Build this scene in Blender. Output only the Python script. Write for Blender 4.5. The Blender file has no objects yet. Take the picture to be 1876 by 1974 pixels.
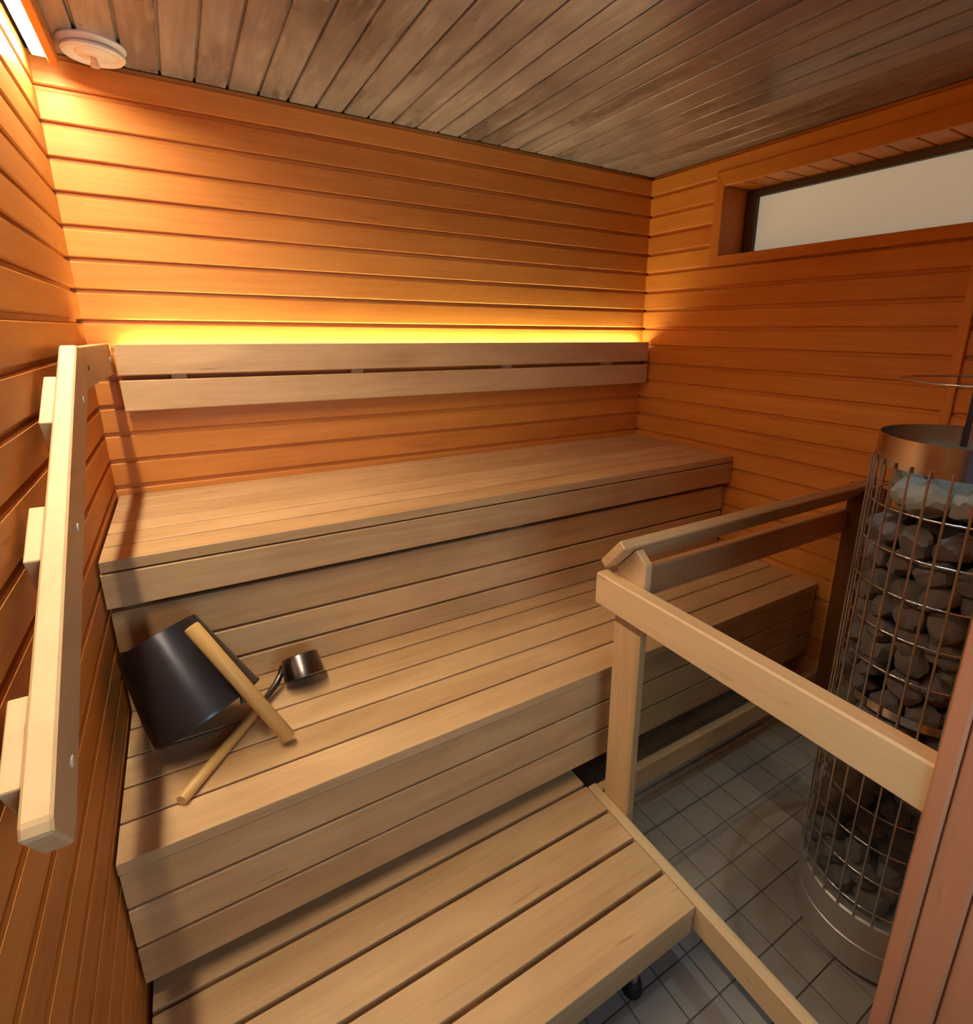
import bpy, bmesh, math, random
from mathutils import Vector, Matrix, Quaternion, Euler, noise
R = math.radians
S = bpy.context.scene
COL = S.collection
rnd = random.Random(7)

# ------------------------------------------------------------------ camera
cam_d = bpy.data.cameras.new('camera')
cam_d.sensor_fit = 'HORIZONTAL'; cam_d.sensor_width = 36.0
cam_d.lens = 1042.98 / 1876 * 36
cam_d.shift_x = -(1005.42 - 938) / 1876
cam_d.shift_y = (930.52 - 987) / 1876
cam_d.clip_start = 0.02
cam = bpy.data.objects.new('camera', cam_d); COL.objects.link(cam)
cam.location = (0.22467, -2.08144, 1.49489)
cam.rotation_euler = (R(74.3986), R(-0.4466), R(-31.7534))
S.camera = cam

# ------------------------------------------------------------------ light and exposure
W = bpy.data.worlds.new('world'); S.world = W; W.use_nodes = True
W.node_tree.nodes['Background'].inputs[0].default_value = (0.26, 0.58, 1.0, 1)
W.node_tree.nodes['Background'].inputs[1].default_value = 0.09
COVE_POWER = 182.0                      # LED strip in the ceiling cove, left wall
COVE_COLOR = (1.0, 0.82, 0.60)
BACK_POWER = 50.0                       # LED strip behind the back rest
BACK_COLOR = (1.0, 0.86, 0.42)
la = bpy.data.lights.new('doorway_fill', 'AREA'); la.shape = 'RECTANGLE'; la.size = 0.7; la.size_y = 0.9  # added cool fill outside the doorway, tilted up to lift the ceiling
la.energy = 13; la.color = (0.62, 0.82, 1.0)
lo = bpy.data.objects.new('doorway_fill', la); COL.objects.link(lo)
lo.location = (0.62, -2.90, 1.30)
lo.rotation_euler = (Vector((1.0, -1.25, 2.19)) - Vector(lo.location)).to_track_quat('-Z', 'Y').to_euler()
sp = bpy.data.lights.new('heater_downlight', 'SPOT'); sp.shadow_soft_size = 0.009
sp.spot_size = R(40); sp.spot_blend = 0.5; sp.energy = 19; sp.color = (0.66, 0.93, 1.0)
so = bpy.data.objects.new('heater_downlight', sp); COL.objects.link(so); so.location = (1.545, -1.615, 2.188)
vs = S.view_settings
S.display_settings.display_device = 'sRGB'
vs.view_transform = 'Standard'; vs.look = 'None'; vs.gamma = 1.0; vs.use_curve_mapping = False
vs.exposure = 0.10
S.cycles.max_bounces = 14; S.cycles.diffuse_bounces = 8; S.cycles.glossy_bounces = 5
S.cycles.transmission_bounces = 8; S.cycles.transparent_max_bounces = 16
S.cycles.caustics_reflective = False; S.cycles.caustics_refractive = False
S.cycles.sample_clamp_indirect = 4.0
S.cycles.use_denoising = True

# ------------------------------------------------------------------ dimensions (metres)
XW, YF, ZC, PP = 2.23, -1.85, 2.1925, 0.085

# ------------------------------------------------------------------ materials
def new_mat(name):
    m = bpy.data.materials.new(name); m.use_nodes = True
    nt = m.node_tree; b = nt.nodes['Principled BSDF']
    return m, nt, b

def wood(name, dark, light, rough=0.42, grain=1.0, var=0.12, axis='X', blotch=0.35, bump=0.08, spec=0.35, fleck=0.45, fleck_col=None, fleck_at=(0.69, 0.80)):
    """procedural plank: the grain runs along the object's own axis, each piece gets its own offset"""
    m, nt, b = new_mat(name); N = nt.nodes; Lk = nt.links
    tc = N.new('ShaderNodeTexCoord'); oi = N.new('ShaderNodeObjectInfo')
    off = N.new('ShaderNodeVectorMath'); off.operation = 'SCALE'; off.inputs[0].default_value = (17.3, 9.7, 23.1)
    Lk.new(oi.outputs['Random'], off.inputs['Scale'])
    add = N.new('ShaderNodeVectorMath'); add.operation = 'ADD'
    Lk.new(tc.outputs['Object'], add.inputs[0]); Lk.new(off.outputs[0], add.inputs[1])
    def mapped(along, across):
        mp = N.new('ShaderNodeMapping'); sc = [across] * 3; sc['XYZ'.index(axis)] = along
        mp.inputs['Scale'].default_value = sc; Lk.new(add.outputs[0], mp.inputs[0]); return mp
    def noi(mp, scale, det, rg, dist=0.0):
        n = N.new('ShaderNodeTexNoise'); n.inputs['Scale'].default_value = scale; n.inputs['Detail'].default_value = det
        n.inputs['Roughness'].default_value = rg; n.inputs['Distortion'].default_value = dist
        Lk.new(mp.outputs[0], n.inputs['Vector']); return n
    fine = noi(mapped(5, 110), 1.0, 5, 0.62, 0.3)
    band = noi(mapped(1.1, 17), 1.0, 3, 0.5, 0.8)
    blot = noi(mapped(2.6, 7), 1.0, 3, 0.55, 0.6)
    spot = noi(mapped(7, 42), 1.0, 2, 0.5)
    def math_(op, a, bb):
        n = N.new('ShaderNodeMath'); n.operation = op
        for i, v in enumerate((a, bb)):
            if isinstance(v, (int, float)): n.inputs[i].default_value = v
            else: Lk.new(v, n.inputs[i])
        return n.outputs[0]
    t = math_('ADD', math_('MULTIPLY', fine.outputs['Fac'], 0.45 * grain), math_('MULTIPLY', band.outputs['Fac'], 0.55))
    t = math_('ADD', t, math_('MULTIPLY', math_('SUBTRACT', blot.outputs['Fac'], 0.5), blotch * 2))
    t = math_('ADD', t, math_('MULTIPLY', math_('SUBTRACT', oi.outputs['Random'], 0.5), var * 2))
    cr = N.new('ShaderNodeValToRGB')
    cr.color_ramp.elements[0].position = 0.16; cr.color_ramp.elements[0].color = (*dark, 1)
    cr.color_ramp.elements[1].position = 0.84; cr.color_ramp.elements[1].color = (*light, 1)
    Lk.new(t, cr.inputs[0])
    # small flecks: dark figure on planks, pale blotches on the ceiling
    sr = N.new('ShaderNodeValToRGB'); sr.color_ramp.elements[0].position = fleck_at[0]; sr.color_ramp.elements[1].position = fleck_at[1]
    sr.color_ramp.elements[0].color = (0, 0, 0, 1); sr.color_ramp.elements[1].color = (fleck, fleck, fleck, 1)
    Lk.new(spot.outputs['Fac'], sr.inputs[0])
    mx = N.new('ShaderNodeMix'); mx.data_type = 'RGBA'
    Lk.new(sr.outputs[0], mx.inputs[0]); Lk.new(cr.outputs[0], mx.inputs[6])
    mx.inputs[7].default_value = (*(fleck_col or (dark[0] * .45, dark[1] * .40, dark[2] * .4)), 1)
    Lk.new(mx.outputs[2], b.inputs['Base Color'])
    rr = N.new('ShaderNodeMapRange'); rr.inputs['To Min'].default_value = rough - .07; rr.inputs['To Max'].default_value = rough + .12
    Lk.new(blot.outputs['Fac'], rr.inputs['Value']); Lk.new(rr.outputs[0], b.inputs['Roughness'])
    b.inputs['Specular IOR Level'].default_value = spec
    bp = N.new('ShaderNodeBump'); bp.inputs['Strength'].default_value = bump; bp.inputs['Distance'].default_value = 0.002
    Lk.new(fine.outputs['Fac'], bp.inputs['Height']); Lk.new(bp.outputs[0], b.inputs['Normal'])
    return m

def plain(name, col, rough=0.5, metal=0.0, spec=0.5, nscale=0, nstr=0.0, var=0.0):
    m, nt, b = new_mat(name)
    b.inputs['Base Color'].default_value = (*col, 1); b.inputs['Roughness'].default_value = rough
    b.inputs['Metallic'].default_value = metal; b.inputs['Specular IOR Level'].default_value = spec
    if nscale:
        N, Lk = nt.nodes, nt.links
        tc = N.new('ShaderNodeTexCoord'); n = N.new('ShaderNodeTexNoise'); n.inputs['Scale'].default_value = nscale; n.inputs['Detail'].default_value = 6
        Lk.new(tc.outputs['Object'], n.inputs['Vector'])
        bp = N.new('ShaderNodeBump'); bp.inputs['Strength'].default_value = nstr; bp.inputs['Distance'].default_value = 0.003
        Lk.new(n.outputs['Fac'], bp.inputs['Height']); Lk.new(bp.outputs[0], b.inputs['Normal'])
        if var:
            cr = N.new('ShaderNodeValToRGB')
            cr.color_ramp.elements[0].position = .3; cr.color_ramp.elements[1].position = .7
            cr.color_ramp.elements[0].color = tuple(c * (1 - var) for c in col) + (1,)
            cr.color_ramp.elements[1].color = tuple(min(1, c * (1 + var)) for c in col) + (1,)
            Lk.new(n.outputs['Fac'], cr.inputs[0]); Lk.new(cr.outputs[0], b.inputs['Base Color'])
    return m

def emit(name, col, power):
    m, nt, b = new_mat(name)
    b.inputs['Base Color'].default_value = (.8, .8, .8, 1)
    b.inputs['Emission Color'].default_value = (*col, 1); b.inputs['Emission Strength'].default_value = power
    return m

WALLD, WALLL = (0.49, 0.162, 0.022), (0.75, 0.310, 0.060)
BEND, BENL = (0.45, 0.275, 0.122), (0.73, 0.50, 0.255)
M = dict(
    wall=wood('alder_wall_boards', WALLD, WALLL, rough=.45, var=.14, blotch=.25),
    bench=wood('bench_planks', BEND, BENL, rough=.40, var=.10, blotch=.42),
    bench_y=wood('bench_planks_lengthwise_y', BEND, BENL, rough=.42, var=.06, blotch=.25, axis='Y'),
    bench_z=wood('bench_posts', BEND, BENL, rough=.42, var=.06, blotch=.25, axis='Z'),
    pale=wood('pale_rail_wood', (.60, .40, .195), (.80, .58, .31), rough=.45, var=.03, blotch=.12, axis='Y', grain=.8),
    pale_x=wood('pale_rail_wood_x', (.60, .40, .195), (.80, .58, .31), rough=.45, var=.03, blotch=.12, axis='X', grain=.8),
    ceiling=wood('dark_ceiling_boards', (.085, .070, .068), (.37, .325, .32), rough=.27, var=.08, blotch=.42, axis='Y', spec=.6, fleck=.55, fleck_col=(.52, .46, .46), fleck_at=(.52, .86)),
    jamb=wood('reddish_door_frame', (.42, .17, .08), (.62, .29, .15), rough=.45, var=.05, blotch=.15, axis='Z', grain=.7),
    dowel=wood('bamboo_dowel', (.52, .30, .085), (.72, .46, .17), rough=.35, var=.03, blotch=.12, axis='Z'),
    shaded_wood=wood('shaded_wall_post', (.11, .042, .014), (.19, .078, .026), rough=.5, axis='Z'),  # shade on the wall put into this wood's colour
    void=plain('dark_backing', (.02, .012, .008), .9),
    gasket=plain('dark_window_gasket', (.035, .024, .016), .55),
    black=plain('black_coated_steel', (.070, .076, .092), .28, 0.8, .6, 60, .02),
    steel=plain('brushed_stainless_steel', (.60, .55, .50), .20, 1.0),
    wire=plain('stainless_wire', (.62, .58, .54), .22, 1.0),
    dull=plain('dull_steel_base', (.46, .42, .38), .40, .6, .5, 90, .02),
    white=plain('cream_white_valve_plastic', (.90, .87, .83), .35),
    peg=plain('pale_wooden_plug', (.72, .55, .40), .5),
    hole=plain('dark_screw_hole', (.05, .02, .01), .8),
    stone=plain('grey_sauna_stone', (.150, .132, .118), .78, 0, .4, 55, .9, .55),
    stone_lit=plain('lit_grey_stone', (.33, .33, .29), .8, 0, .4, 60, .9, .35),  # paler copy of the stone, cool light from above put into its colour
    core=plain('dark_heating_core', (.012, .010, .009), .8),
    rubber=plain('black_rubber_foot', (.012, .012, .013), .6),
    tile=plain('beige_grey_floor_tile', (.26, .235, .21), .30, 0, .5, 9, .02, .10),
    grout=plain('dark_grout', (.10, .085, .075), .8),
    plaster=plain('washroom_wall_paint', (.5, .5, .5), .8),
    channel=plain('aluminium_light_channel', (.6, .6, .6), .4, 1),
    cove=emit('cove_led_diffuser', COVE_COLOR, COVE_POWER),
    back=emit('back_led_diffuser', BACK_COLOR, BACK_POWER),
)
M['wall_y'] = wood('alder_casing_y', WALLD, WALLL, rough=.45, var=.05, blotch=.2, axis='Y')
M['wall_z'] = wood('alder_casing_z', WALLD, WALLL, rough=.45, var=.05, blotch=.2, axis='Z')
def glass_mat():
    m = bpy.data.materials.new('clear_safety_glass'); m.use_nodes = True
    nt = m.node_tree; N, Lk = nt.nodes, nt.links
    N.remove(N['Principled BSDF'])
    tr = N.new('ShaderNodeBsdfTransparent'); tr.inputs[0].default_value = (.96, .975, .965, 1)
    gl = N.new('ShaderNodeBsdfGlossy'); gl.inputs['Roughness'].default_value = 0.02
    fr = N.new('ShaderNodeFresnel'); fr.inputs['IOR'].default_value = 1.5
    mx = N.new('ShaderNodeMixShader'); ge = N.new('ShaderNodeNewGeometry'); sb = N.new('ShaderNodeMath'); sb.operation = 'SUBTRACT'; sb.inputs[0].default_value = 1.0
    Lk.new(ge.outputs['Backfacing'], sb.inputs[1]); mu = N.new('ShaderNodeMath'); mu.operation = 'MULTIPLY'
    Lk.new(fr.outputs[0], mu.inputs[0]); Lk.new(sb.outputs[0], mu.inputs[1])
    Lk.new(mu.outputs[0], mx.inputs[0]); Lk.new(tr.outputs[0], mx.inputs[1]); Lk.new(gl.outputs[0], mx.inputs[2])
    Lk.new(mx.outputs[0], N['Material Output'].inputs['Surface'])
    return m
M['glass'] = glass_mat()
def frosted():
    m, nt, b = new_mat('frosted_window_glass')
    b.inputs['Base Color'].default_value = (.80, .77, .60, 1); b.inputs['Roughness'].default_value = .42
    b.inputs['Emission Color'].default_value = (1, .98, .70, 1); b.inputs['Emission Strength'].default_value = .21  # glow added to the pane, standing in for room light on it
    b.inputs['Specular IOR Level'].default_value = .5
    return m
M['frost'] = frosted()

# ------------------------------------------------------------------ mesh helpers
def finish(bm, name, mat, smooth=None):
    bmesh.ops.recalc_face_normals(bm, faces=bm.faces)
    me = bpy.data.meshes.new(name); bm.to_mesh(me); bm.free()
    for m in (mat if isinstance(mat, (list, tuple)) else [mat]): me.materials.append(m)
    if smooth:
        for p in me.polygons: p.use_smooth = True
        me.set_sharp_from_angle(angle=R(smooth))
    return me

def link(name, me, parent=None, loc=(0, 0, 0), rot=None):
    o = bpy.data.objects.new(name, me); COL.objects.link(o); o.location = loc
    if rot is not None:
        if isinstance(rot, Quaternion): o.rotation_mode = 'QUATERNION'; o.rotation_quaternion = rot
        else: o.rotation_euler = rot
    if parent is not None: o.parent = parent
    return o

def put(name, me, parent, loc=(0, 0, 0), rot=None):
    """loc in world coordinates (parents are unrotated empties or origin-placed meshes)"""
    p = Vector(loc)
    q = parent
    while q is not None: p = p - Vector(q.location); q = q.parent
    return link(name, me, parent, p, rot)

def thing(name, label, cat, loc=(0, 0, 0), group=None):
    o = bpy.data.objects.new(name, None); COL.objects.link(o); o.location = loc; o.empty_display_size = .1
    o['label'] = label; o['category'] = cat
    if group: o['group'] = group
    return o

def struct(name, me=None, loc=(0, 0, 0), label=None, cat=None):
    o = bpy.data.objects.new(name, me); COL.objects.link(o); o.location = loc
    o['kind'] = 'structure'
    if label: o['label'] = label
    if cat: o['category'] = cat
    return o

def prism(bm, prof, axis, lo, hi):
    """extrude profile (pairs) along axis; axis 0: prof=(y,z), 1: prof=(x,z), 2: prof=(x,y)"""
    def v(p, t):
        return ((t, p[0], p[1]), (p[0], t, p[1]), (p[0], p[1], t))[axis]
    a = [bm.verts.new(v(p, lo)) for p in prof]; b = [bm.verts.new(v(p, hi)) for p in prof]
    n = len(prof)
    bm.faces.new(a); bm.faces.new(b[::-1])
    for i in range(n): bm.faces.new((a[i], a[(i + 1) % n], b[(i + 1) % n], b[i]))

def chamfer_rect(u0, v0, u1, v1, c):
    return [(u0 + c, v0), (u1 - c, v0), (u1, v0 + c), (u1, v1 - c), (u1 - c, v1), (u0 + c, v1), (u0, v1 - c), (u0, v0 + c)]

def board(name, mat, lo, hi, axis, c=.002):
    """board mesh centred on its own origin; returns mesh and centre"""
    lo, hi = Vector(lo), Vector(hi); ctr = (lo + hi) / 2; h = (hi - lo) / 2
    o = [i for i in range(3) if i != axis]
    bm = bmesh.new()
    prism(bm, chamfer_rect(-h[o[0]], -h[o[1]], h[o[0]], h[o[1]], c), axis, -h[axis], h[axis])
    return finish(bm, name, mat), ctr

def put_board(name, mat, lo, hi, axis, parent, c=.002, cache={}):
    size = tuple(round(hi[i] - lo[i], 5) for i in range(3)); key = (name, mat.name, size, axis, c)
    if key not in cache: cache[key] = board(name, mat, lo, hi, axis, c)[0]
    ctr = (Vector(lo) + Vector(hi)) / 2
    return put(name, cache[key], parent, ctr)

def ring_prof(bm, prof, segs, closed=True, a0=0.0):
    """revolve (r,z) profile about Z"""
    rows = []
    for k in range(segs):
        a = a0 + 2 * math.pi * k / segs
        rows.append([bm.verts.new((r * math.cos(a), r * math.sin(a), z)) if r > 1e-6 else None for r, z in prof])
    poles = {}
    for i, (r, z) in enumerate(prof):
        if r <= 1e-6: poles[i] = bm.verts.new((0, 0, z))
    n = len(prof)
    for k in range(segs):
        A, B = rows[k], rows[(k + 1) % segs]
        for i in range(n if closed else n - 1):
            j = (i + 1) % n
            q = [A[i] or poles[i], B[i] or poles[i], B[j] or poles[j], A[j] or poles[j]]
            u = []
            for w in q:
                if w not in u: u.append(w)
            if len(u) > 2: bm.faces.new(u)

def lathe(name, mat, prof, segs=48, smooth=40, closed=True):
    bm = bmesh.new(); ring_prof(bm, prof, segs, closed); return finish(bm, name, mat, smooth)

def tube_along(bm, pts, r, segs=10, radii=None):
    pts = [Vector(p) for p in pts]; rows = []
    up = None
    for i, p in enumerate(pts):
        d = (pts[min(i + 1, len(pts) - 1)] - pts[max(i - 1, 0)]).normalized()
        if up is None: up = d.orthogonal().normalized()
        s = d.cross(up).normalized(); up = s.cross(d).normalized()
        rr = radii[i] if radii else r
        rows.append([bm.verts.new(p + rr * (math.cos(t) * up + math.sin(t) * s)) for t in (2 * math.pi * k / segs for k in range(segs))])
    for a, b in zip(rows, rows[1:]):
        for k in range(segs): bm.faces.new((a[k], a[(k + 1) % segs], b[(k + 1) % segs], b[k]))
    bm.faces.new(rows[0]); bm.faces.new(rows[-1][::-1])

# ------------------------------------------------------------------ setting: walls
# panel profile: (depth into wall, height); face on depth 0, tongue recess above
def panel_profile(h, gap=.0115, rec=.0120, t=.018, c=.0036):
    f = h - gap
    return [(0, c), (0, f - c), (c, f), (rec, f), (rec, h + .002), (t, h + .002), (t, 0), (c, 0)]

def panel_mesh(name, h, length, normal, mat=None, **k):
    """board along local X, z up from 0; face looks along -Y of its own frame (depth goes +Y)"""
    bm = bmesh.new()
    prism(bm, [(d, z) for d, z in panel_profile(h, **k)], 0, 0, length)
    return finish(bm, name, mat or M['wall'])

wall_specs = []
def slab(name, lo, hi, mat=None):
    lo, hi = Vector(lo), Vector(hi); bm = bmesh.new()
    prism(bm, [(lo.x, lo.y), (hi.x, lo.y), (hi.x, hi.y), (lo.x, hi.y)], 2, lo.z, hi.z)
    return struct(name, finish(bm, name, mat or M['void']))

D = .0185
wb = slab('wall_back', (-.12, D, -.03), (XW + .3, .13, 2.30))
wl = slab('wall_left', (-.13, -1.97, -.03), (-D, D, 2.30))
# right wall is a shell around the window recess
WY0, WY1, WZ0, WZ1 = -.427, -1.58, 1.809, 2.075
bm = bmesh.new()
def bx(bm, lo, hi):
    prism(bm, [(lo[0], lo[1]), (hi[0], lo[1]), (hi[0], hi[1]), (lo[0], hi[1])], 2, lo[2], hi[2])
x0, x1 = XW + D, XW + .30
bx(bm, (x0, -1.97, -.03), (x1, D, WZ0 - .016)); bx(bm, (x0, -1.97, WZ1 + .016), (x1, D, 2.30))
bx(bm, (x0, WY0 + .016, WZ0 - .016), (x1, D, WZ1 + .016)); bx(bm, (x0, -1.97, WZ0 - .016), (x1, WY1 - .016, WZ1 + .016))
bx(bm, (XW + .215, WY1 - .016, WZ0 - .016), (x1, WY0 + .016, WZ1 + .016))
wr = struct('wall_right', finish(bm, 'wall_right', M['void']))
# front wall with the doorway the camera stands in
bm = bmesh.new()
bx(bm, (1.085, -2.05, -.03), (XW + D, YF - D, 2.30)); bx(bm, (-D, -1.97, -.03), (.03, YF - D, 2.30)); bx(bm, (.03, -1.97, 2.06), (1.075, YF - D, 2.30))
wf = struct('wall_front', finish(bm, 'wall_front', M['void']))

mb = panel_mesh('wall_board', PP, XW + .034, 0)
ml = panel_mesh('wall_board', PP, -YF, 0)
mr_short = panel_mesh('wall_board', PP, .382, 0)
mr_tail = panel_mesh('wall_board', PP, .20, 0)
mf_long = panel_mesh('wall_board', PP, XW - 1.08, 0)
for k in range(0, 26):
    z = 2.2 - PP * (k + 1)
    hh = PP if k else PP
    if k == 0:
        m0 = panel_mesh('wall_board', PP - .006, XW + .034, 0); put('wall_board', m0, wb, (-.017, 0, z))
        m0 = panel_mesh('wall_board', PP - .006, -YF, 0); put('wall_board', m0, wl, (0, YF, z), (0, 0, R(90)))
        m0 = panel_mesh('wall_board', PP - .006, -YF, 0); put('wall_board', m0, wr, (XW, 0, z), (0, 0, R(-90)))
        continue
    put('wall_board', mb, wb, (-.017, 0, z))
    put('wall_board', ml, wl, (0, YF, z), (0, 0, R(90)))
    if k <= 4:
        put('wall_board', mr_short, wr, (XW, 0, z), (0, 0, R(-90)))
        put('wall_board', mr_tail, wr, (XW, -1.65, z), (0, 0, R(-90)))
    else:
        put('wall_board', ml, wr, (XW, 0, z), (0, 0, R(-90)))
    put('wall_board', mf_long, wf, (XW, YF, z), (0, 0, R(180)))

# ceiling boards run from the back wall towards the camera
bm = bmesh.new(); bx(bm, (-.13, -1.97, ZC + D), (XW + .3, .13, 2.32))
ce = struct('ceiling', finish(bm, 'ceiling', M['void']))
CP = .0855
bm = bmesh.new()
c, gp, rec, t = .0025, .0065, .010, .0145
prof = [(gp + c, 0), (CP - c, 0), (CP, c), (CP, t), (0, t), (0, rec), (gp, rec), (gp, c)]
prism(bm, prof, 1, YF + .002, -.006)
mc = finish(bm, 'ceiling_board', M['ceiling'])
x = .0295 + CP
put_board('ceiling_board', M['ceiling'], (.058, YF + .002, ZC), (.0295 + CP - .001, -.006, ZC + .014), 1, ce)
while x < XW - .02:
    if x + CP > XW: break
    put('ceiling_board', mc, ce, (x, 0, ZC)); x += CP
if XW - x > .01: put_board('ceiling_board', M['ceiling'], (x + .006, YF + .002, ZC), (XW - .002, -.006, ZC + .014), 1, ce)

# tiled floor: 10 cm tiles laid singly where they show
bm = bmesh.new(); bx(bm, (-.6, -4.2, -.10), (XW + .3, .13, -.003))
fl = struct('floor', finish(bm, 'floor', M['grout']))
bm = bmesh.new(); g = .0018
prism(bm, chamfer_rect(-.05 + g, -.05 + g, .05 - g, .05 - g, .001), 2, -.003, 0)
mt = finish(bm, 'floor_tile', M['tile'])
bmr = bmesh.new()
for i in range(-14, 11):
    for j in range(-22, 15):
        cx, cy = 1.355 + .1 * i, -1.316 + .1 * j
        if cx < -.55 or cx > XW - .03 or cy > -.03: continue
        if .58 < cx and -2.32 < cy < -.92: put('floor_tile', mt, fl, (cx, cy, 0))
        else:
            prism(bmr, [(cx - .05 + g, cy - .05 + g), (cx + .05 - g, cy - .05 + g), (cx + .05 - g, cy + .05 - g), (cx - .05 + g, cy + .05 - g)], 2, -.003, 0)
o = put('far_floor_tiles', finish(bmr, 'far_floor_tiles', M['tile']), fl); o['kind'] = 'stuff'

# window: frosted pane deep in a boarded recess high on the right wall
w1 = struct('window_1')
def wb_(name, lo, hi, axis, mat=None): return put_board(name, mat or M['wall'], lo, hi, axis, w1, .003)
def casing(pts, name='casing_board'):
    """mitred flat board in the wall plane, pts=(y,z)"""
    cy = sum(p[0] for p in pts) / len(pts); cz = sum(p[1] for p in pts) / len(pts)
    long_y = (max(p[0] for p in pts) - min(p[0] for p in pts)) > (max(p[1] for p in pts) - min(p[1] for p in pts))
    bm = bmesh.new()
    prism(bm, [(p[0] - cy, p[1] - cz) for p in pts], 0, -.011, .002)
    bmesh.ops.bevel(bm, geom=[e for e in bm.edges if all(v.co.x < 0 for v in e.verts)], offset=.002, segments=1, affect='EDGES')
    return put(name, finish(bm, name, M['wall_y'] if long_y else M['wall_z']), w1, (XW, cy, cz))
oy0, oy1, oz0, oz1 = -.381, -1.632, 1.770, 2.131
casing([(oy0, oz0), (oy0, oz1), (WY0, WZ1), (WY0, WZ0)])
casing([(oy0, oz1), (oy1, oz1), (WY1, WZ1), (WY0, WZ1)])
casing([(oy0, oz0), (oy1, oz0), (WY1, WZ0), (WY0, WZ0)])
casing([(oy1, oz0), (oy1, oz1), (WY1, WZ1), (WY1, WZ0)])
# recess lining: soffit boards across the depth, sides and sill
yy = -.427
first = True
edges = [-.427, -.514] + [-.600 - .0865 * i for i in range(12)]
for a, b in zip(edges, edges[1:]):
    if b < WY1: b = WY1
    if a - b < .01: break
    put_board('soffit_board', M['wall'], (XW - .002, b + .004, WZ1), (XW + .140, a - .004, WZ1 + .014), 0, w1, .002)
wb_('reveal_board', (XW - .002, WY0, WZ0), (XW + .140, WY0 + .014, WZ1), 2, M['wall_z'])
wb_('reveal_board', (XW - .002, WY1 - .014, WZ0), (XW + .140, WY1, WZ1), 2, M['wall_z'])
wb_('sill_board', (XW - .002, WY1, WZ0 - .014), (XW + .140, WY0, WZ0), 1, M['wall_y'])
# dark sash around the pane
sx0, sx1 = XW + .142, XW + .185
wb_('sash_frame', (sx0, WY0 - .045, WZ0 - .014), (sx1, WY0 + .014, WZ1 + .014), 2, M['gasket'])
wb_('sash_frame', (sx0, WY1 - .014, WZ0 - .014), (sx1, WY1 + .045, WZ1 + .014), 2, M['gasket'])
wb_('sash_frame', (sx0, WY1 + .045, WZ1 - .028), (sx1, WY0 - .045, WZ1 + .014), 1, M['gasket'])
wb_('sash_frame', (sx0, WY1 + .045, WZ0 - .014), (sx1, WY0 - .045, WZ0 + .018), 1, M['gasket'])
put_board('frosted_pane', M['frost'], (XW + .165, WY1 + .040, WZ0 + .012), (XW + .175, WY0 - .040, WZ1 - .022), 1, w1, .001)

# trims on the right wall
me, c_ = board('trim_1', M['wall_z'], (XW - .010, -1.366, 0.0), (XW, -1.338, oz0), 2, .002)
struct('trim_1', me, c_)
me, c_ = board('trim_2', M['shaded_wood'], (XW - .024, -1.235, 0.0), (XW, -1.118, .985), 2, .003)  # dark brown stands in for shade on the wall beside the railing
struct('trim_2', me, c_)
# door frame beside the camera
d1 = struct('door_1')
JX = 1.062
for lo_, hi_ in (((JX, -1.879, 0), (JX + .03, YF - .004, 2.06)), ((JX + .007, -1.927, 0), (JX + .03, -1.8795, 2.06)), ((JX + .014, -2.05, 0), (JX + .03, -1.9275, 2.06))):
    put_board('jamb_board', M['jamb'], lo_, hi_, 2, d1, .003)
put_board('jamb_board', M['jamb'], (.012, -2.0, 0), (.03, YF - .004, 2.06), 2, d1, .003)
put_board('head_board', M['wall'], (.03, -2.0, 2.03), (JX, YF - .004, 2.058), 0, d1, .003)

# ------------------------------------------------------------------ LED strip in the ceiling cove
cv = thing('cove_light', 'bright white LED strip light in a slim wooden cove above the left wall', 'light', (.03, -.9, 2.19))
put_board('cove_board', M['wall_y'], (.0455, YF + .004, 2.1450), (.0655, -.060, ZC - .001), 1, cv, .002)
put_board('light_channel', M['wall_y'], (.0165, YF + .01, 2.1542), (.0450, -.088, ZC - .001), 1, cv, .0005)
put_board('light_diffuser', M['cove'], (.0175, YF + .02, 2.1500), (.0440, -.092, 2.1540), 1, cv, .001)

# ------------------------------------------------------------------ benches
def planks(parent, rows, x0, x1, z, th, mat, name='seat_plank'):
    for a, b in rows: put_board(name, mat, (x0, b + .0006, z - th), (x1, a - .0006, z), 0, parent, .0012)
ub = thing('upper_bench', 'upper slatted wooden bench under the back rest, higher of the two benches', 'bench', (1.1, -.3, 0))
planks(ub, [(-.004, -.074), (-.080, -.184), (-.190, -.296), (-.302, -.398), (-.405, -.500), (-.507, -.610)], .007, XW - .006, .980, .027, M['bench'])
put_board('apron_board', M['bench'], (.005, -.610, .860), (XW - .006, -.583, .948), 0, ub, .0025)
for za, zb in ((.560, .631), (.637, .722), (.728, .838)):
    put_board('riser_board', M['bench'], (.006, -.582, za + .002), (2.150 if za > 1 else XW - .008, -.560, zb), 0, ub, .0025)
for xx in (.35, 1.15, 1.95):
    put_board('bearer', M['bench_y'], (xx - .02, -.558, .870), (xx + .02, -.01, .9525), 1, ub, .002)
for xx in (.06, 1.15, 2.17):
    put_board('leg', M['bench_z'], (xx - .03, -.557, 0), (xx + .03, -.505, .869), 2, ub, .002)

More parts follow.
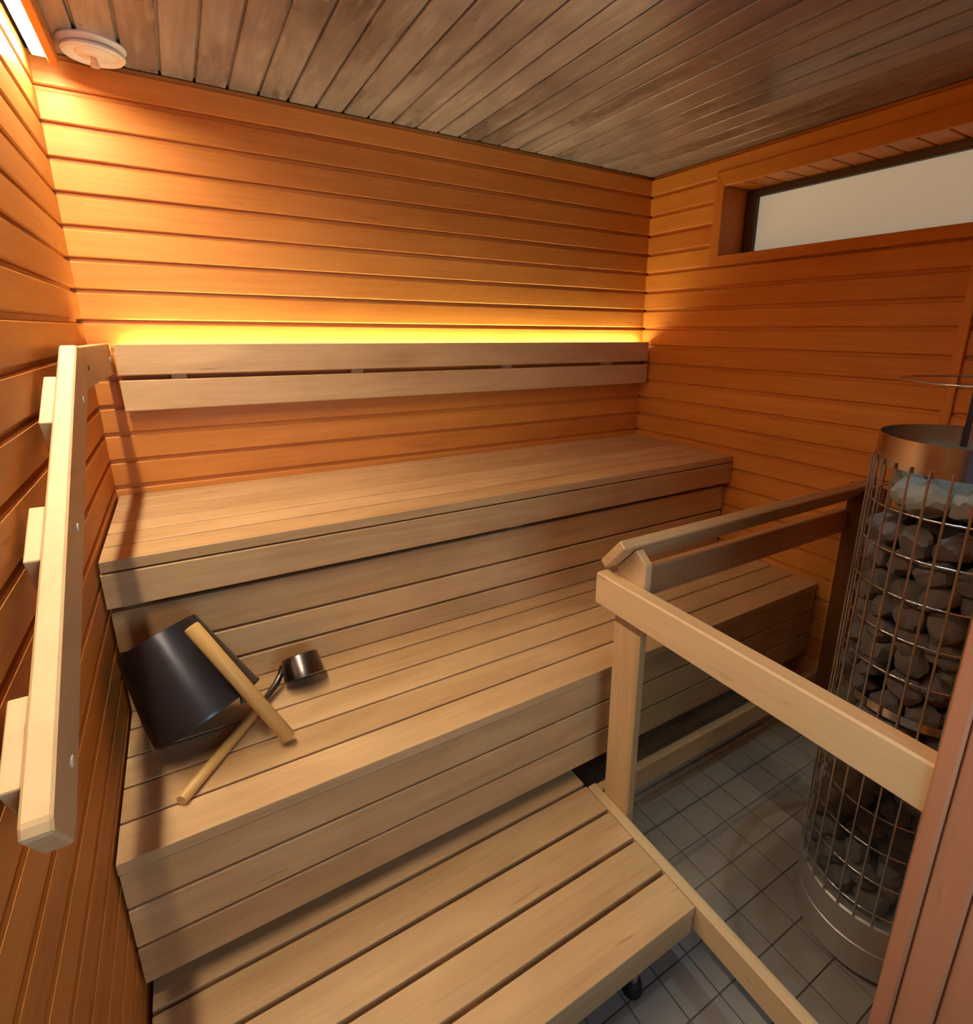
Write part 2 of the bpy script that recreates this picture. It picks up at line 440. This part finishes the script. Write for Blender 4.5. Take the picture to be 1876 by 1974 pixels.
lb = thing('lower_bench', 'lower slatted wooden bench holding the bucket and the ladle', 'bench', (1.1, -.85, 0))
planks(lb, [(-.560, -.652 + .004), (-.655, -.754), (-.760, -.855), (-.861, -.955), (-.961, -1.058)], .005, XW - .010, .560, .026, M['bench'])
for za, zb in ((.450, .5335), (.352, .444), (.256, .346)):
    put_board('riser_board', M['bench'], (.006, -1.056, za), (XW - .012, -1.030, zb), 0, lb, .0025)
for xx in (.35, 1.15, 1.95):
    put_board('bearer', M['bench_y'], (xx - .02, -1.029, .440), (xx + .02, -.60, .5335), 1, lb, .002)
for xx in (.12, 1.20, 2.10):
    put_board('leg', M['bench_z'], (xx - .03, -.80, 0), (xx + .03, -.745, .439), 2, lb, .002)

fp = thing('foot_platform', 'low slatted wooden step in front of the lower bench', 'step', (.55, -1.25, 0))
planks(fp, [(-.984, -1.074), (-1.084, -1.178), (-1.188, -1.282), (-1.293, -1.386), (-1.397, -1.493)], .009, 1.077, .205, .026, M['bench'])
put_board('front_board', M['bench'], (.009, -1.491, .123), (1.075, -1.465, .1785), 0, fp, .0025)
put_board('back_board', M['bench'], (.009, -1.012, .123), (1.075, -.987, .1785), 0, fp, .0025)
for xx in (.10, .55, 1.00):
    put_board('bearer', M['bench_y'], (xx - .02, -1.464, .13), (xx + .02, -1.013, .1785), 1, fp, .002)
ml_ = lathe('leg', M['steel'], [(0, .035), (.013, .035), (.013, .129), (0, .129)], 16)
mfoot = lathe('rubber_foot', M['rubber'], [(0, 0), (.022, 0), (.024, .006), (.020, .03), (.014, .036), (0, .036)], 20)
for px, py in ((.10, -1.452), (.935, -1.452), (.10, -1.03), (.935, -1.03)):
    l_ = put('leg', ml_, fp, (px, py, 0)); f_ = put('rubber_foot', mfoot, l_, (px, py, 0))
    

# ------------------------------------------------------------------ back rest on the back wall, LED behind it
br = thing('back_rest', 'two board wooden back rest along the back wall above the upper bench', 'backrest', (1.1, -.05, 1.25))
put_board('back_board', M['bench'], (.068, -.066, 1.359), (2.212, -.040, 1.450), 0, br, .0025)
put_board('back_board', M['bench'], (.068, -.066, 1.252), (2.212, -.040, 1.344), 0, br, .0025)
for xx in (.22, .78, 1.42, 1.98):
    put_board('mounting_block', M['bench_z'], (xx - .022, -.0395, 1.262), (xx + .022, -.001, 1.405), 2, br, .002)
ls = thing('back_light', 'glowing yellow LED strip tucked behind the top of the back rest', 'light', (1.1, -.02, 1.42))
put_board('light_channel', M['channel'], (.085, -.038, 1.428), (2.20, -.010, 1.4345), 0, ls, .0005)
put_board('light_diffuser', M['back'], (.088, -.034, 1.4350), (2.197, -.016, 1.4400), 0, ls, .001)

# ------------------------------------------------------------------ handrail on the left wall
hr = thing('handrail', 'pale wooden handrail sloping down the left wall from the back rest', 'handrail', (.05, -1.1, 1.0))
def profile_board(name, mat, prof, xlo, xhi, parent, bev=.003):
    cy = sum(p[0] for p in prof) / len(prof); cz = sum(p[1] for p in prof) / len(prof)
    bm = bmesh.new(); prism(bm, [(p[0] - cy, p[1] - cz) for p in prof], 0, -(xhi - xlo) / 2, (xhi - xlo) / 2)
    if bev: bmesh.ops.bevel(bm, geom=list(bm.edges), offset=bev, segments=1, affect='EDGES')
    return put(name, finish(bm, name, mat), parent, ((xlo + xhi) / 2, cy, cz))
profile_board('rail', M['pale'], [(-.655, 1.460), (-.690, 1.4625), (-1.478, 1.031), (-1.486, 1.018), (-1.438, .957), (-1.412, .962), (-.655, 1.375)], .031, .0585, hr)
profile_board('level_board', M['bench_y'], [(-.004, 1.452), (-.653, 1.458), (-.653, 1.372), (-.004, 1.363)], .036, .0565, hr, .002)
mpin = lathe('spacer_pin', M['steel'], [(0, 0), (.005, 0), (.005, .0118), (0, .0118)], 14)
def along(y): return 1.4625 - .5475 * (-.690 - y)
for ya, yb in ((-.776, -.899), (-1.077, -1.170), (-1.347, -1.440)):
    d_ = -.006
    top = [(ya, along(ya) + d_), (yb, along(yb) + d_), (yb + .036, along(yb) + d_ - .066), (ya + .036, along(ya) + d_ - .066)]
    b_ = profile_board('stand_off', M['pale'], top, .012, .0307, hr, .0015)
    ym_ = (ya + yb) / 2; zm_ = along(ym_)
    put('spacer_pin', mpin, hr, (.0003, ym_ + .020, zm_ - .052), (0, R(90), 0))
put_board('wall_bracket', M['bench_y'], (.0005, -.30, 1.385), (.0355, -.24, 1.440), 1, hr, .001)
plug = lathe('screw_plug', M['peg'], [(0, 0), (.0075, 0), (.0065, .003), (0, .004)], 14)
for y_, z_ in ((-.752, 1.363), (-1.064, 1.201), (-1.379, 1.018), (-.100, 1.408)):
    put('screw_plug', plug, hr, (.0578 if y_ < -.7 else .0563, y_, z_), (0, R(90), 0))
hol = lathe('screw_hole', M['hole'], [(0, 0), (.006, 0), (.006, .0012), (0, .0012)], 12)
o = put('screw_hole', hol, hr, (.0563, -.571, 1.412), (0, R(90), 0)); o['label'] = 'dark screw hole'

# ------------------------------------------------------------------ ceiling valve
cvx, cvy = .145, -.116
vt = thing('ceiling_vent', 'round white air valve with a small knob in the ceiling corner', 'vent', (cvx, cvy, ZC))
put('valve_collar', lathe('valve_collar', M['white'], [(.055, 0), (.073, 0), (.0735, -.004), (.066, -.013), (.055, -.013)], 56), vt, (cvx, cvy, ZC - .0002))
put('valve_neck', lathe('valve_neck', M['white'], [(0, 0), (.054, 0), (.054, -.014), (0, -.014)], 40), vt, (cvx, cvy, ZC - .0003))
put('valve_disc', lathe('valve_disc', M['white'], [(0, -.0145), (.062, -.0145), (.068, -.019), (.0685, -.024), (.064, -.0285), (.057, -.0275), (.050, -.021), (.040, -.021), (.036, -.027), (.020, -.0295), (0, -.030)], 56), vt, (cvx, cvy, ZC))
put('valve_knob', lathe('valve_knob', M['peg'], [(0, -.029), (.006, -.029), (.007, -.038), (.010, -.046), (.0095, -.051), (0, -.053)], 20), vt, (cvx, cvy, ZC))

# ------------------------------------------------------------------ glass railing round the heater
gr = thing('glass_railing', 'wooden railing with two clear glass panes fencing off the stone heater', 'railing', (1.11, -1.17, 0))
def gboard(name, lo, hi, axis, mat, c=.003): return put_board(name, mat, lo, hi, axis, gr, c)
bm = bmesh.new()
yb_, yf_ = -1.129, -1.226; ym = -1.190
prof = [(yb_, 0), (yb_, .919), (ym, .986), (yf_, .957), (yf_, 0)]
cy = (yb_ + yf_) / 2
prism(bm, [(p[0] - cy, p[1]) for p in prof], 0, -.0115, .0115)
bmesh.ops.bevel(bm, geom=[e for e in bm.edges], offset=.002, segments=1, affect='EDGES')
put('post', finish(bm, 'post', M['bench_z']), gr, (1.1205, cy, 0))
gboard('top_rail', (1.069, YF - .003, .812), (1.1085, -1.096, .899), 1, M['pale'], .004)
gboard('bottom_rail', (1.080, YF - .003, .131), (1.1085, -1.092, .2085), 1, M['pale'], .003)
gboard('beam', (1.090, -1.128, .801), (XW - .001, -1.100, .888), 0, M['bench'], .003)
gboard('sill_rail', (1.1095, -1.119, .128), (XW - .001, -1.092, .205), 0, M['bench'], .003)
gboard('glass_pane', (1.0945, YF - .001, .19), (1.1005, -1.2265, .83), 1, M['glass'], .0008)
gboard('glass_pane', (1.134, -1.112, .19), (2.204, -1.106, .82), 0, M['glass'], .0008)
# sloping cap board on the back slope of the posts
ca = math.atan2(.067, .061)
dirv = Vector((0, -.061, .067)).normalized(); nrm = Vector((0, .067, .061)).normalized()
c0 = Vector((0, -1.162, .9555)) + nrm * .015
prof = []
for u, v_ in ((-.050, -.013), (.050, -.013), (.050, .013), (-.050, .013)):
    p = c0 + dirv * (u + .004) + nrm * v_; prof.append((p.y, p.z))
cx_ = (1.066 + XW - .001) / 2
cyy = sum(p[0] for p in prof) / 4; czz = sum(p[1] for p in prof) / 4
bm = bmesh.new(); prism(bm, [(p[0] - cyy, p[1] - czz) for p in prof], 0, 1.066 - cx_, XW - .001 - cx_)
bmesh.ops.bevel(bm, geom=list(bm.edges), offset=.003, segments=1, affect='EDGES')
put('cap_board', finish(bm, 'cap_board', M['bench']), gr, (cx_, cyy, czz))

# ------------------------------------------------------------------ heater
HX, HY, HR = 1.570, -1.660, .1745
he = thing('sauna_heater', 'tall round steel heater with a wire cage of stones behind the glass railing', 'heater', (HX, HY, 0))
H0 = (HX, HY, 0)
put('base', lathe('base', M['dull'], [(0, .018), (.168, .018), (HR, .024), (HR, .100), (HR - .003, .1025), (HR, .105), (HR, .176), (HR - .004, .180), (0, .180)], 72), he, H0)
mft = lathe('foot', M['rubber'], [(0, 0), (.018, 0), (.018, .0185), (0, .0185)], 16)
for k in range(4):
    a = R(45 + 90 * k); put('foot', mft, he, (HX + .13 * math.cos(a), HY + .13 * math.sin(a), 0))
put('heating_core', lathe('heating_core', M['core'], [(0, .181), (.074, .181), (.074, 1.14), (0, 1.14)], 32), he, H0)
put('top_collar', lathe('top_collar', M['steel'], [(HR - .0045, 1.237), (HR - .002, 1.237), (HR - .002, 1.297), (HR - .0045, 1.297)], 96), he, H0)
# cage: 30 upright bars outside, hoops inside them
bm = bmesh.new(); tube_along(bm, [(0, 0, .1805), (0, 0, 1.2365 + .012)], .0026, 8); mbar = finish(bm, 'cage_bar', M['wire'], 60)
for k in range(30):
    a = R(153.1 + 12.0 * k + .1 * (k % 3)); put('cage_bar', mbar, he, (HX + (HR + .0012) * math.cos(a), HY + (HR + .0012) * math.sin(a), 0))
def hoop_mesh(name, r, tr, mat, segs=72, ts=8):
    prof = [(r + tr * math.cos(2 * math.pi * k / ts), tr * math.sin(2 * math.pi * k / ts)) for k in range(ts)]
    return lathe(name, mat, prof, segs, 60)
mh = hoop_mesh('cage_hoop', HR - .0035, .0022, M['wire'])
for k in range(12):
    z = 1.1545 - .0857 * k
    if abs(z - .722) < .03 or z < .2: continue
    put('cage_hoop', mh, he, (HX, HY, z))
put('middle_band', lathe('middle_band', M['steel'], [(HR - .0065, .711), (HR - .0045, .711), (HR - .0045, .731), (HR - .0065, .731)], 72), he, H0)
# thin guard ring above the opening, on two posts at the far side
GRX, GRY, GRZ = 1.590, -1.672, 1.4065
put('guard_ring', hoop_mesh('guard_ring', .172, .0022, M['wire'], 96), he, (GRX, GRY, GRZ))
bm = bmesh.new(); prism(bm, chamfer_rect(-.006, -.003, .006, .003, .001), 2, 1.250, GRZ); mgp = finish(bm, 'guard_post', M['black'])
for a in (27, -100, -35):
    put('guard_post', mgp, he, (HX + (HR - .008) * math.cos(R(a)), HY + (HR - .008) * math.sin(R(a)), 0), (0, 0, R(a + 90)))

# stones: each its own object, ten shared shapes
def stone_mesh(i):
    rr = random.Random(100 + i); bm = bmesh.new()
    bmesh.ops.create_icosphere(bm, subdivisions=3, radius=1.0)
    planes = []
    for _ in range(11):
        n = Vector((rr.gauss(0, 1), rr.gauss(0, 1), rr.gauss(0, 1))).normalized(); planes.append((n, rr.uniform(.58, .90)))
    off = Vector((rr.random() * 50,) * 3)
    for v in bm.verts:
        p = v.co.normalized(); r = 1.0
        for n, d in planes:
            c_ = p.dot(n)
            if c_ > 1e-3: r = min(r, d / c_)
        r *= 1 + .14 * noise.noise(p * 1.8 + off) + .07 * noise.noise(p * 5 + off)
        v.co = p * r
    return finish(bm, 'sauna_stone', M['stone'] if i < 10 else M['stone_lit'], 22)
stone_meshes = [stone_mesh(i) for i in range(10)]
lit_meshes = [stone_mesh(i) for i in range(10, 14)]
def stone(x, y, z, s, label, group='stones packed in the heater cage', sq=(1, 1, 1), pool=None):
    o = bpy.data.objects.new('sauna_stone', rnd.choice(pool or stone_meshes)); COL.objects.link(o)
    o.location = (x, y, z); o.rotation_euler = [rnd.uniform(0, 6.28) for _ in range(3)]
    o.scale = (s * sq[0], s * sq[1], s * sq[2])
    o['label'] = label; o['category'] = 'stone'; o['group'] = group
    return o
ORD = ['first', 'second', 'third', 'fourth', 'fifth', 'sixth', 'seventh', 'eighth', 'ninth', 'tenth', 'eleventh', 'twelfth',
       'thirteenth', 'fourteenth', 'fifteenth', 'sixteenth', 'seventeenth', 'eighteenth', 'nineteenth', 'twentieth']
BACK = 'grey sauna stone at the far side of the heater cage, behind the front stones'
layers = [.214 + .0515 * i for i in range(18)]
for li, z in enumerate(layers):
    n = 13; a0 = rnd.uniform(0, 6.28)
    angs = sorted(math.degrees(a0 + 2 * math.pi * (k + rnd.uniform(-.12, .12)) / n) % 360 for k in range(n))
    seen = [a for a in angs if 112 < a < 282]
    for ad in angs:
        s = rnd.uniform(.034, .043); rr_ = HR - .009 - s * .93; a = R(ad)
        if ad in seen:
            lb_ = 'grey sauna stone %s from left in the %s layer from the cage top' % (ORD[seen.index(ad)], ORD[len(layers) - 1 - li])
            g_ = 'stones behind the front bars of the heater cage'
        else: lb_, g_ = BACK, 'stones at the back of the heater cage'
        stone(HX + rr_ * math.cos(a), HY + rr_ * math.sin(a), z + rnd.uniform(-.010, .010), s, lb_, g_, sq=(1, rnd.uniform(.85, 1.0), rnd.uniform(.8, .95)))
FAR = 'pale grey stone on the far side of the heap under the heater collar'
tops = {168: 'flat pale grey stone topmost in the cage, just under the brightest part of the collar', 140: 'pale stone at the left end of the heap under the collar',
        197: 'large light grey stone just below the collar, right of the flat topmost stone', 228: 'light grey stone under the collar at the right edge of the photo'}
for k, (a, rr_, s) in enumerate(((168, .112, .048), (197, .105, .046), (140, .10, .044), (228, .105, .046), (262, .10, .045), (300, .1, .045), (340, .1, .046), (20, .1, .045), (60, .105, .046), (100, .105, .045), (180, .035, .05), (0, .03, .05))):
    stone(HX + rr_ * math.cos(R(a)), HY + rr_ * math.sin(R(a)), 1.178 + .01 * (k % 2), s, tops.get(a, FAR), 'stones on top of the heater', sq=(1, .95, .7), pool=lit_meshes)

# ------------------------------------------------------------------ bucket, tipped mouth down on the lower bench
BC = Vector((.173, -.788, .632)); BA = Vector((.357, -.434, -.827)).normalized()
b1, b2, BL = .121, .083, .215
bk = thing('bucket', 'black sauna bucket with a thick wooden dowel handle tipped on the lower bench', 'bucket', (.173, -.75, .56))
qb = Vector((0, 0, 1)).rotation_difference(-BA)          # local +Z runs from mouth to bottom
prof = [(b1, 0), (b2 + .003, BL - .001), (b2, BL), (0, BL), (0, BL - .003), (b2 - .003, BL - .003), (b1 - .003, 0)]
put('shell', lathe('shell', M['black'], prof, 80, 35), bk, BC, qb)
put('rim', lathe('rim', M['black'], [(b1 - .004, -.002), (b1 + .0015, -.002), (b1 + .0015, .004), (b1 - .004, .004)], 80, 60), bk, BC, qb)
DL, DU = Vector((.325, -.900, .5775)), Vector((.1704, -.821, .875))
dlen = (DU - DL).length
qd = Vector((0, 0, 1)).rotation_difference((DU - DL).normalized())
put('handle', lathe('handle', M['dowel'], [(0, 0), (.0145, 0), (.016, .002), (.016, dlen - .002), (.0145, dlen), (0, dlen)], 28, 50), bk, DL, qd)
# flat black strap between bucket side and dowel
dd = (DL - DU).normalized()
def strap(name, pts, w, t, side):
    bm = bmesh.new(); pts = [Vector(p) for p in pts]; rows = []
    for i, p in enumerate(pts):
        d = (pts[min(i + 1, len(pts) - 1)] - pts[max(i - 1, 0)]).normalized()
        n = d.cross(side).normalized(); s_ = n.cross(d).normalized()
        rows.append([bm.verts.new(p + a * s_ * w / 2 + b * n * t / 2) for a, b in ((-1, -1), (1, -1), (1, 1), (-1, 1))])
    for a, b in zip(rows, rows[1:]):
        for k in range(4): bm.faces.new((a[k], a[(k + 1) % 4], b[(k + 1) % 4], b[k]))
    bm.faces.new(rows[0]); bm.faces.new(rows[-1][::-1])
    o_ = sum((p for p in pts), Vector()) / len(pts)
    for v in bm.verts: v.co -= o_
    return put(name, finish(bm, name, M['black'], 40), bk, o_)
side_v = dd
pm = DL + (DU - DL) * .36
ax_pt = BC + BA * (-.004)
outw = (pm - BC) - ((pm - BC).dot(BA)) * BA; outw.normalize()
strap('handle_strap', [BC + outw * (b1 - .002) - BA * .030, BC + outw * (b1 + .004) - BA * .006, pm + (BC - pm).normalized() * .019], .034, .003, side_v)

# ------------------------------------------------------------------ ladle
ld = thing('ladle', 'sauna ladle with a dark metal cup and wooden stick handle on the lower bench', 'ladle', (.25, -.80, .56))
p0, p1 = Vector((.109, -.970, .5722)), Vector((.268, -.764, .5755))
q = Vector((0, 0, 1)).rotation_difference((p1 - p0).normalized()); Lh = (p1 - p0).length
put('handle', lathe('handle', M['dowel'], [(0, 0), (.0105, 0), (.0118, .002), (.0118, Lh - .01), (.010, Lh), (0, Lh)], 24, 50), ld, p0, q)
CA = Vector((.06, -.56, -.826)).normalized(); CM = Vector((.400, -.692, .590))
qc = Vector((0, 0, 1)).rotation_difference(-CA)
put('cup', lathe('cup', M['cupsteel'] if 'cupsteel' in M else M.setdefault('cupsteel', plain('dark_burnished_steel', (.19, .165, .155), .28, 1.0)),
    [(.052, 0), (.047, .054), (.043, .058), (0, .059), (0, .056), (.043, .055), (.0495, 0)], 56, 40), ld, CM, qc)
bm = bmesh.new()
tube_along(bm, [(.262, -.772, .5755), (.304, -.716, .579), (.331, -.684, .588), (.346, -.668, .604), (.3520, -.662, .622)], .005, 10, [.0085, .0085, .0085, .008, .007])
put('neck', finish(bm, 'neck', M['cupsteel'], 50), ld)
